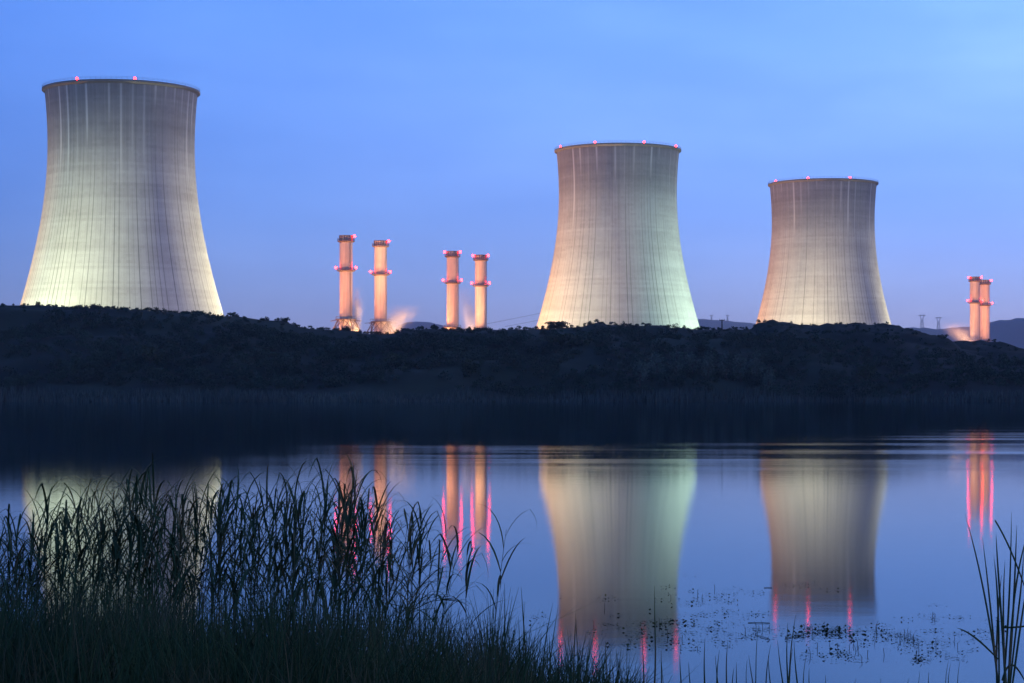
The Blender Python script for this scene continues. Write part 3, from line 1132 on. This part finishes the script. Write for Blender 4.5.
# rush stems standing singly in the shallow water
def rush(px, d, top_py, label, group, base_w=0.006, lean=None, bow=None):
    x = wx(px, d)
    zb = min(float(ground_z(np.array([x]), np.array([d]))[0]), 0.0) - 0.03
    H = wz(top_py, d) - zb
    ln = random.uniform(-0.10, 0.10) * H if lean is None else lean
    bw = random.uniform(-0.03, 0.03) * H if bow is None else bow
    b = MB()
    K = 10
    pts = [(ln * (k / K) ** 1.5 + bw * math.sin(PI * k / K), 0.02 * math.sin(k), H * k / K) for k in range(K + 1)]
    vs = []
    for k, p in enumerate(pts):
        f = k / K
        w = base_w * (1 - f ** 1.8) + 0.0008
        vs += [(p[0] - w, p[1] + 0.3 * w, p[2]), (p[0], p[1] - 0.4 * w, p[2]), (p[0] + w, p[1] + 0.3 * w, p[2]), (p[0], p[1] + 0.8 * w, p[2])]
    fs = []
    for k in range(K):
        for q in range(4):
            a, c = k * 4 + q, k * 4 + (q + 1) % 4
            fs.append((a, c, c + 4, a + 4))
    b.add(vs, fs)
    o = b.build('rush_stem', M_GRASS, None, True)
    o.location = (x, d, zb)
    return tag(o, label, 'rush', group)


RS = [(498, 590), (508, 583), (521, 601), (530, 586), (543, 603), (546, 607), (551, 625), (569, 643), (585, 640), (603, 641), (627, 646), (641, 640), (649, 586), (658, 650), (664, 662),
      (681, 655), (692, 662), (706, 638), (713, 650), (720, 655), (728, 640), (733, 668), (741, 662), (749, 660), (754, 625), (757, 655), (766, 645), (772, 655), (783, 648), (786, 615),
      (788, 640), (793, 622), (801, 640), (805, 655)]
for k, (px, ty) in enumerate(RS):
    lb, gp = (('thin rush stem above the grass right of the reed stand, left of the middle tower', 'rushes left of the middle tower reflection') if px < 560 else
              ('thin rush stem over the reflected rim of the middle tower', 'rushes over the middle tower reflection') if px < 678 else
              ('thin rush stem in the water between the two right tower reflections', 'rushes between the two right tower reflections'))
    rush(px, random.uniform(11.0, 12.6), ty, lb, gp, random.uniform(0.0028, 0.0068))
for px, ty in ((809, 668), (828, 675), (853, 678), (883, 678), (907, 678), (921, 671), (928, 672), (945, 660), (948, 664), (953, 661)):
    rush(px, random.uniform(12.2, 13.2), ty, 'short rush tip at the bottom edge below the right tower reflection', 'rush tips at the bottom right', random.uniform(0.003, 0.006))

# tall cattail clump at the right edge
CL = [((1000, 700), (996, 640), (985, 575), (965, 513)), ((1000, 700), (998, 650), (990, 600), (981, 537)), ((1001, 700), (1000, 640), (996, 590), (992, 556)),
      ((1003, 700), (1004, 650), (1008, 590), (1011, 512)), ((1006, 700), (1009, 640), (1015, 570), (1018, 526)), ((1004, 700), (1002, 630), (999, 560), (998, 535)),
      ((1007, 700), (1012, 620), (1019, 560), (1034, 520)), ((1009, 700), (1006, 650), (1003, 600), (1004, 560)), ((1000, 660), (985, 645), (968, 630), (955, 627)),
      ((1002, 628), (1010, 627), (1022, 626), (1040, 622)), ((994, 520), (1005, 540), (1018, 570), (1030, 600)), ((1008, 700), (1014, 660), (1022, 620), (1034, 560)),
      ((1001, 680), (1010, 655), (1020, 665), (1030, 690)), ((998, 700), (998, 650), (1000, 600), (1001, 575)), ((1011, 700), (1016, 640), (1020, 600), (1022, 548))]
dC = 12.6
t = thing('cattail_clump', 'clump of tall narrow cattail leaves standing in the water at the right edge', 'cattail', (wx(1003, dC), dC, 0))
for k, cp in enumerate(CL):
    b = MB()
    dd = dC + 0.12 * math.sin(k * 2.1)
    P = [Vector((wx(p[0], dd) - wx(1003, dC), dd - dC, wz(p[1], dd))) for p in cp]
    wmax = 0.0066 if k < 8 or k > 10 else 0.006
    pts = []
    N = 14
    for i in range(N + 1):
        f = i / N
        u = 1 - f
        q = P[0] * u ** 3 + P[1] * 3 * u * u * f + P[2] * 3 * u * f * f + P[3] * f ** 3
        q.y += 0.05 * math.sin(f * 3 + k)
        pts.append(q)
    vs = []
    for i, q in enumerate(pts):
        f = i / N
        tg = (pts[min(i + 1, N)] - pts[max(i - 1, 0)]).normalized()
        tw = 0.5 * math.sin(k + f * 2)
        s = Vector((tg.z, 0.5 * tw, -tg.x)).normalized()
        nr = tg.cross(s)
        w = wmax * (0.75 + 0.5 * f) * (1 - f ** 3) + 0.0007
        vs += [q - s * w, q - nr * w * 0.35, q + s * w, q + nr * w * 0.35]
    fs = []
    for i in range(N):
        for c in range(4):
            a, e = i * 4 + c, i * 4 + (c + 1) % 4
            fs.append((a, e, e + 4, a + 4))
    b.add(vs, fs)
    b.build('leaf', M_REED, t, True)

# floating pondweed: a drift of leaves nobody could count
WZ = [(655, 706, 586, 604, 22), (680, 735, 588, 606, 70), (600, 690, 612, 650, 110), (665, 730, 610, 642, 120), (640, 700, 620, 652, 90), (735, 770, 628, 642, 50), (785, 870, 626, 640, 170),
      (800, 850, 628, 638, 130), (870, 900, 628, 640, 60), (895, 915, 632, 642, 40), (900, 975, 616, 620, 26), (905, 985, 630, 662, 110), (800, 845, 646, 662, 46), (845, 885, 640, 662, 30),
      (905, 960, 640, 660, 50), (560, 640, 590, 640, 26), (500, 560, 615, 640, 24), (760, 810, 583, 588, 14), (690, 780, 590, 660, 40), (950, 1000, 618, 650, 40), (740, 800, 612, 640, 26), (560, 1000, 575, 660, 60)]
LV = []
for x0, x1, y0, y1, n in WZ:
    k = 0
    ncl = max(2, n // 4)
    cen = [(random.uniform(x0, x1), random.uniform(y0, y1)) for _ in range(ncl)]
    while k < 3 * n:
        c = random.choice(cen)
        px, py = c[0] + random.gauss(0, 6.0), c[1] + random.gauss(0, 0.8)
        x, d = water_pt(px, py)
        s = min(0.016, 0.0085 * math.exp(random.gauss(0, 0.4)))
        a = random.uniform(0, 2 * PI)
        ti = random.uniform(-0.25, 0.9) if random.random() < 0.28 else random.uniform(-0.05, 0.12)
        u = Vector((math.cos(a), math.sin(a), 0)) * s
        v = Vector((-math.sin(a), math.cos(a), 0)) * s * 0.65 * math.cos(ti) + Vector((0, 0, abs(math.sin(ti)))) * s * 1.2
        cc = Vector((x, d, 0.005 + abs(v.z) + random.uniform(0, 0.006)))
        LV.append([cc - u, cc - v, cc + u, cc + v])
        k += 1
o = link_mesh('pondweed', quads_mesh('pondweed', np.array([[tuple(p) for p in q] for q in LV])), M_WEED)
stuff(o, 'small dark pondweed leaves floating on the near water', 'pondweed')
b = MB()
for k in range(46):
    x0, x1, y0, y1, n = random.choice(WZ[:16])
    px, py = random.uniform(x0, x1), random.uniform(y0, y1)
    x, d = water_pt(px, py)
    b.tube([(x, d, -0.02), (x + random.uniform(-0.01, 0.01), d, random.uniform(0.02, 0.06)), (x + random.uniform(-0.03, 0.03), d, random.uniform(0.03, 0.08))], [0.0025, 0.002, 0.001], 4)
for (xa, ya), (xb, yb) in (((755, 635), (770, 640)), ((785, 639), (802, 635)), ((764, 588), (772, 588)), ((748, 623.0), (770, 623.4))):
    p, q = water_pt(xa, ya), water_pt(xb, yb)
    b.tube([(p[0], p[1], 0.004), ((p[0] + q[0]) / 2, (p[1] + q[1]) / 2, 0.006), (q[0], q[1], 0.004)], 0.003, 5)
stuff(b.build('water_twigs', M_BARK), 'thin twigs and weed stalks poking out of the near water', 'twigs')

# ------------------------------------------------------------------ air
if HAZE > 0:
    m, v = volume_mat('haze_air', HAZE, (0.92, 0.9, 1.0), 0.0)
    b = MB()
    b.box((0, 5900, 238), (15000, 14000, 484))
    o = b.build('haze', m)
    o['kind'] = 'stuff'
    o['label'] = 'thin evening haze over the lake and plant'
    o['category'] = 'haze'

# ------------------------------------------------------------------ sky and sun
SUN_EL, SUN_ROT = 5.0, 68.0
TINT = [(0.95, 0.535, 0.76), (0.88, 0.68, 0.97), (0.94, 0.86, 1.22), (0.85, 0.85, 1.2)]
w = bpy.data.worlds.new('World')
SC.world = w
w.use_nodes = True
t = NT(w)
bg = t.n['Background']
sky = t.node('ShaderNodeTexSky', sky_type='NISHITA')
sky.sun_disc = False
sky.sun_elevation = R(SUN_EL)
sky.sun_rotation = R(SUN_ROT)
sky.air_density = 0.6
sky.dust_density = 0.3
sky.ozone_density = 3.5
tc = t.node('ShaderNodeTexCoord')
sx = t.node('ShaderNodeSeparateXYZ', {0: tc.outputs['Generated']})
# thin high cloud: a soft veil, thicker to the upper right
mp = t.node('ShaderNodeMapping', {'Vector': tc.outputs['Generated'], 'Scale': (3.0, 3.0, 11.0), 'Rotation': (0, R(8), 0)})
n1 = t.noise(mp.outputs[0], 1.0, 4, 0.5)
n2 = t.noise(mp.outputs[0], 2.6, 5, 0.55)
veil = t.math('MULTIPLY_ADD', n1, 0.75, t.math('MULTIPLY', n2, 0.3))
veil = t.node('ShaderNodeMapRange', {0: veil, 1: 0.42, 2: 0.78, 3: 0.0, 4: 1.0}, clamp=True, interpolation_type='SMOOTHSTEP').outputs[0]
tint = t.ramp(sx.outputs[2], [(0.0, TINT[0]), (0.09, TINT[1]), (0.19, TINT[2]), (0.6, TINT[3])])
tinted = t.mix(1.0, sky.outputs[0], tint, 'MULTIPLY')
side = t.node('ShaderNodeMapRange', {0: sx.outputs[0], 1: -0.28, 2: 0.28, 3: 0.0, 4: 1.0}, clamp=True).outputs[0]
up = t.node('ShaderNodeMapRange', {0: sx.outputs[2], 1: 0.09, 2: 0.2, 3: 0.08, 4: 1.0}, clamp=True).outputs[0]
amt = t.math('MULTIPLY', t.math('MULTIPLY_ADD', veil, 0.7, 0.3), t.math('MULTIPLY', side, up))
glow = t.mix(amt, (1, 1, 1, 1), (3.4, 2.4, 1.4, 1))
dusk = t.node('ShaderNodeMapRange', {0: sx.outputs[0], 1: -0.26, 2: -0.13, 3: 0.3, 4: 0.0}, clamp=True).outputs[0]
dusk = t.math('SUBTRACT', 1.0, t.math('MULTIPLY', dusk, t.math('SUBTRACT', 1.0, up)))
mp2 = t.node('ShaderNodeMapping', {'Vector': tc.outputs['Generated'], 'Scale': (5.0, 5.0, 26.0), 'Rotation': (0, R(6), R(20))})
n3 = t.noise(mp2.outputs[0], 1.0, 4, 0.55)
dusk = t.math('MULTIPLY', dusk, t.math('MULTIPLY_ADD', n3, 0.42, 0.79))
dk = t.node('ShaderNodeCombineColor', {0: dusk, 1: t.math('MULTIPLY_ADD', dusk, 0.8, 0.2), 2: t.math('MULTIPLY_ADD', dusk, 0.6, 0.4)})
t.put(bg, 'Color', t.mix(1.0, t.mix(1.0, tinted, glow, 'MULTIPLY'), dk.outputs[0], 'MULTIPLY'))
bg.inputs['Strength'].default_value = 0.12

sl = bpy.data.lights.new('sun', 'SUN')
sl.energy = 0.03
sl.angle = R(10)
sl.color = (1.0, 0.8, 0.65)
so = bpy.data.objects.new('sun', sl)
COL.objects.link(so)
dv = Vector((math.sin(R(SUN_ROT)) * math.cos(R(SUN_EL)), math.cos(R(SUN_ROT)) * math.cos(R(SUN_EL)), math.sin(R(SUN_EL))))
so.rotation_euler = (-dv).to_track_quat('-Z', 'Y').to_euler()
so.location = (0, 0, 400)

# ------------------------------------------------------------------ render settings
SC.view_settings.view_transform = 'Standard'
SC.view_settings.look = 'None'
SC.view_settings.exposure = 1.6
SC.view_settings.gamma = 1.0
SC.view_settings.use_curve_mapping = False
SC.cycles.max_bounces = 6
SC.cycles.volume_bounces = 0
SC.cycles.volume_step_rate = 1.0
SC.cycles.use_denoising = True
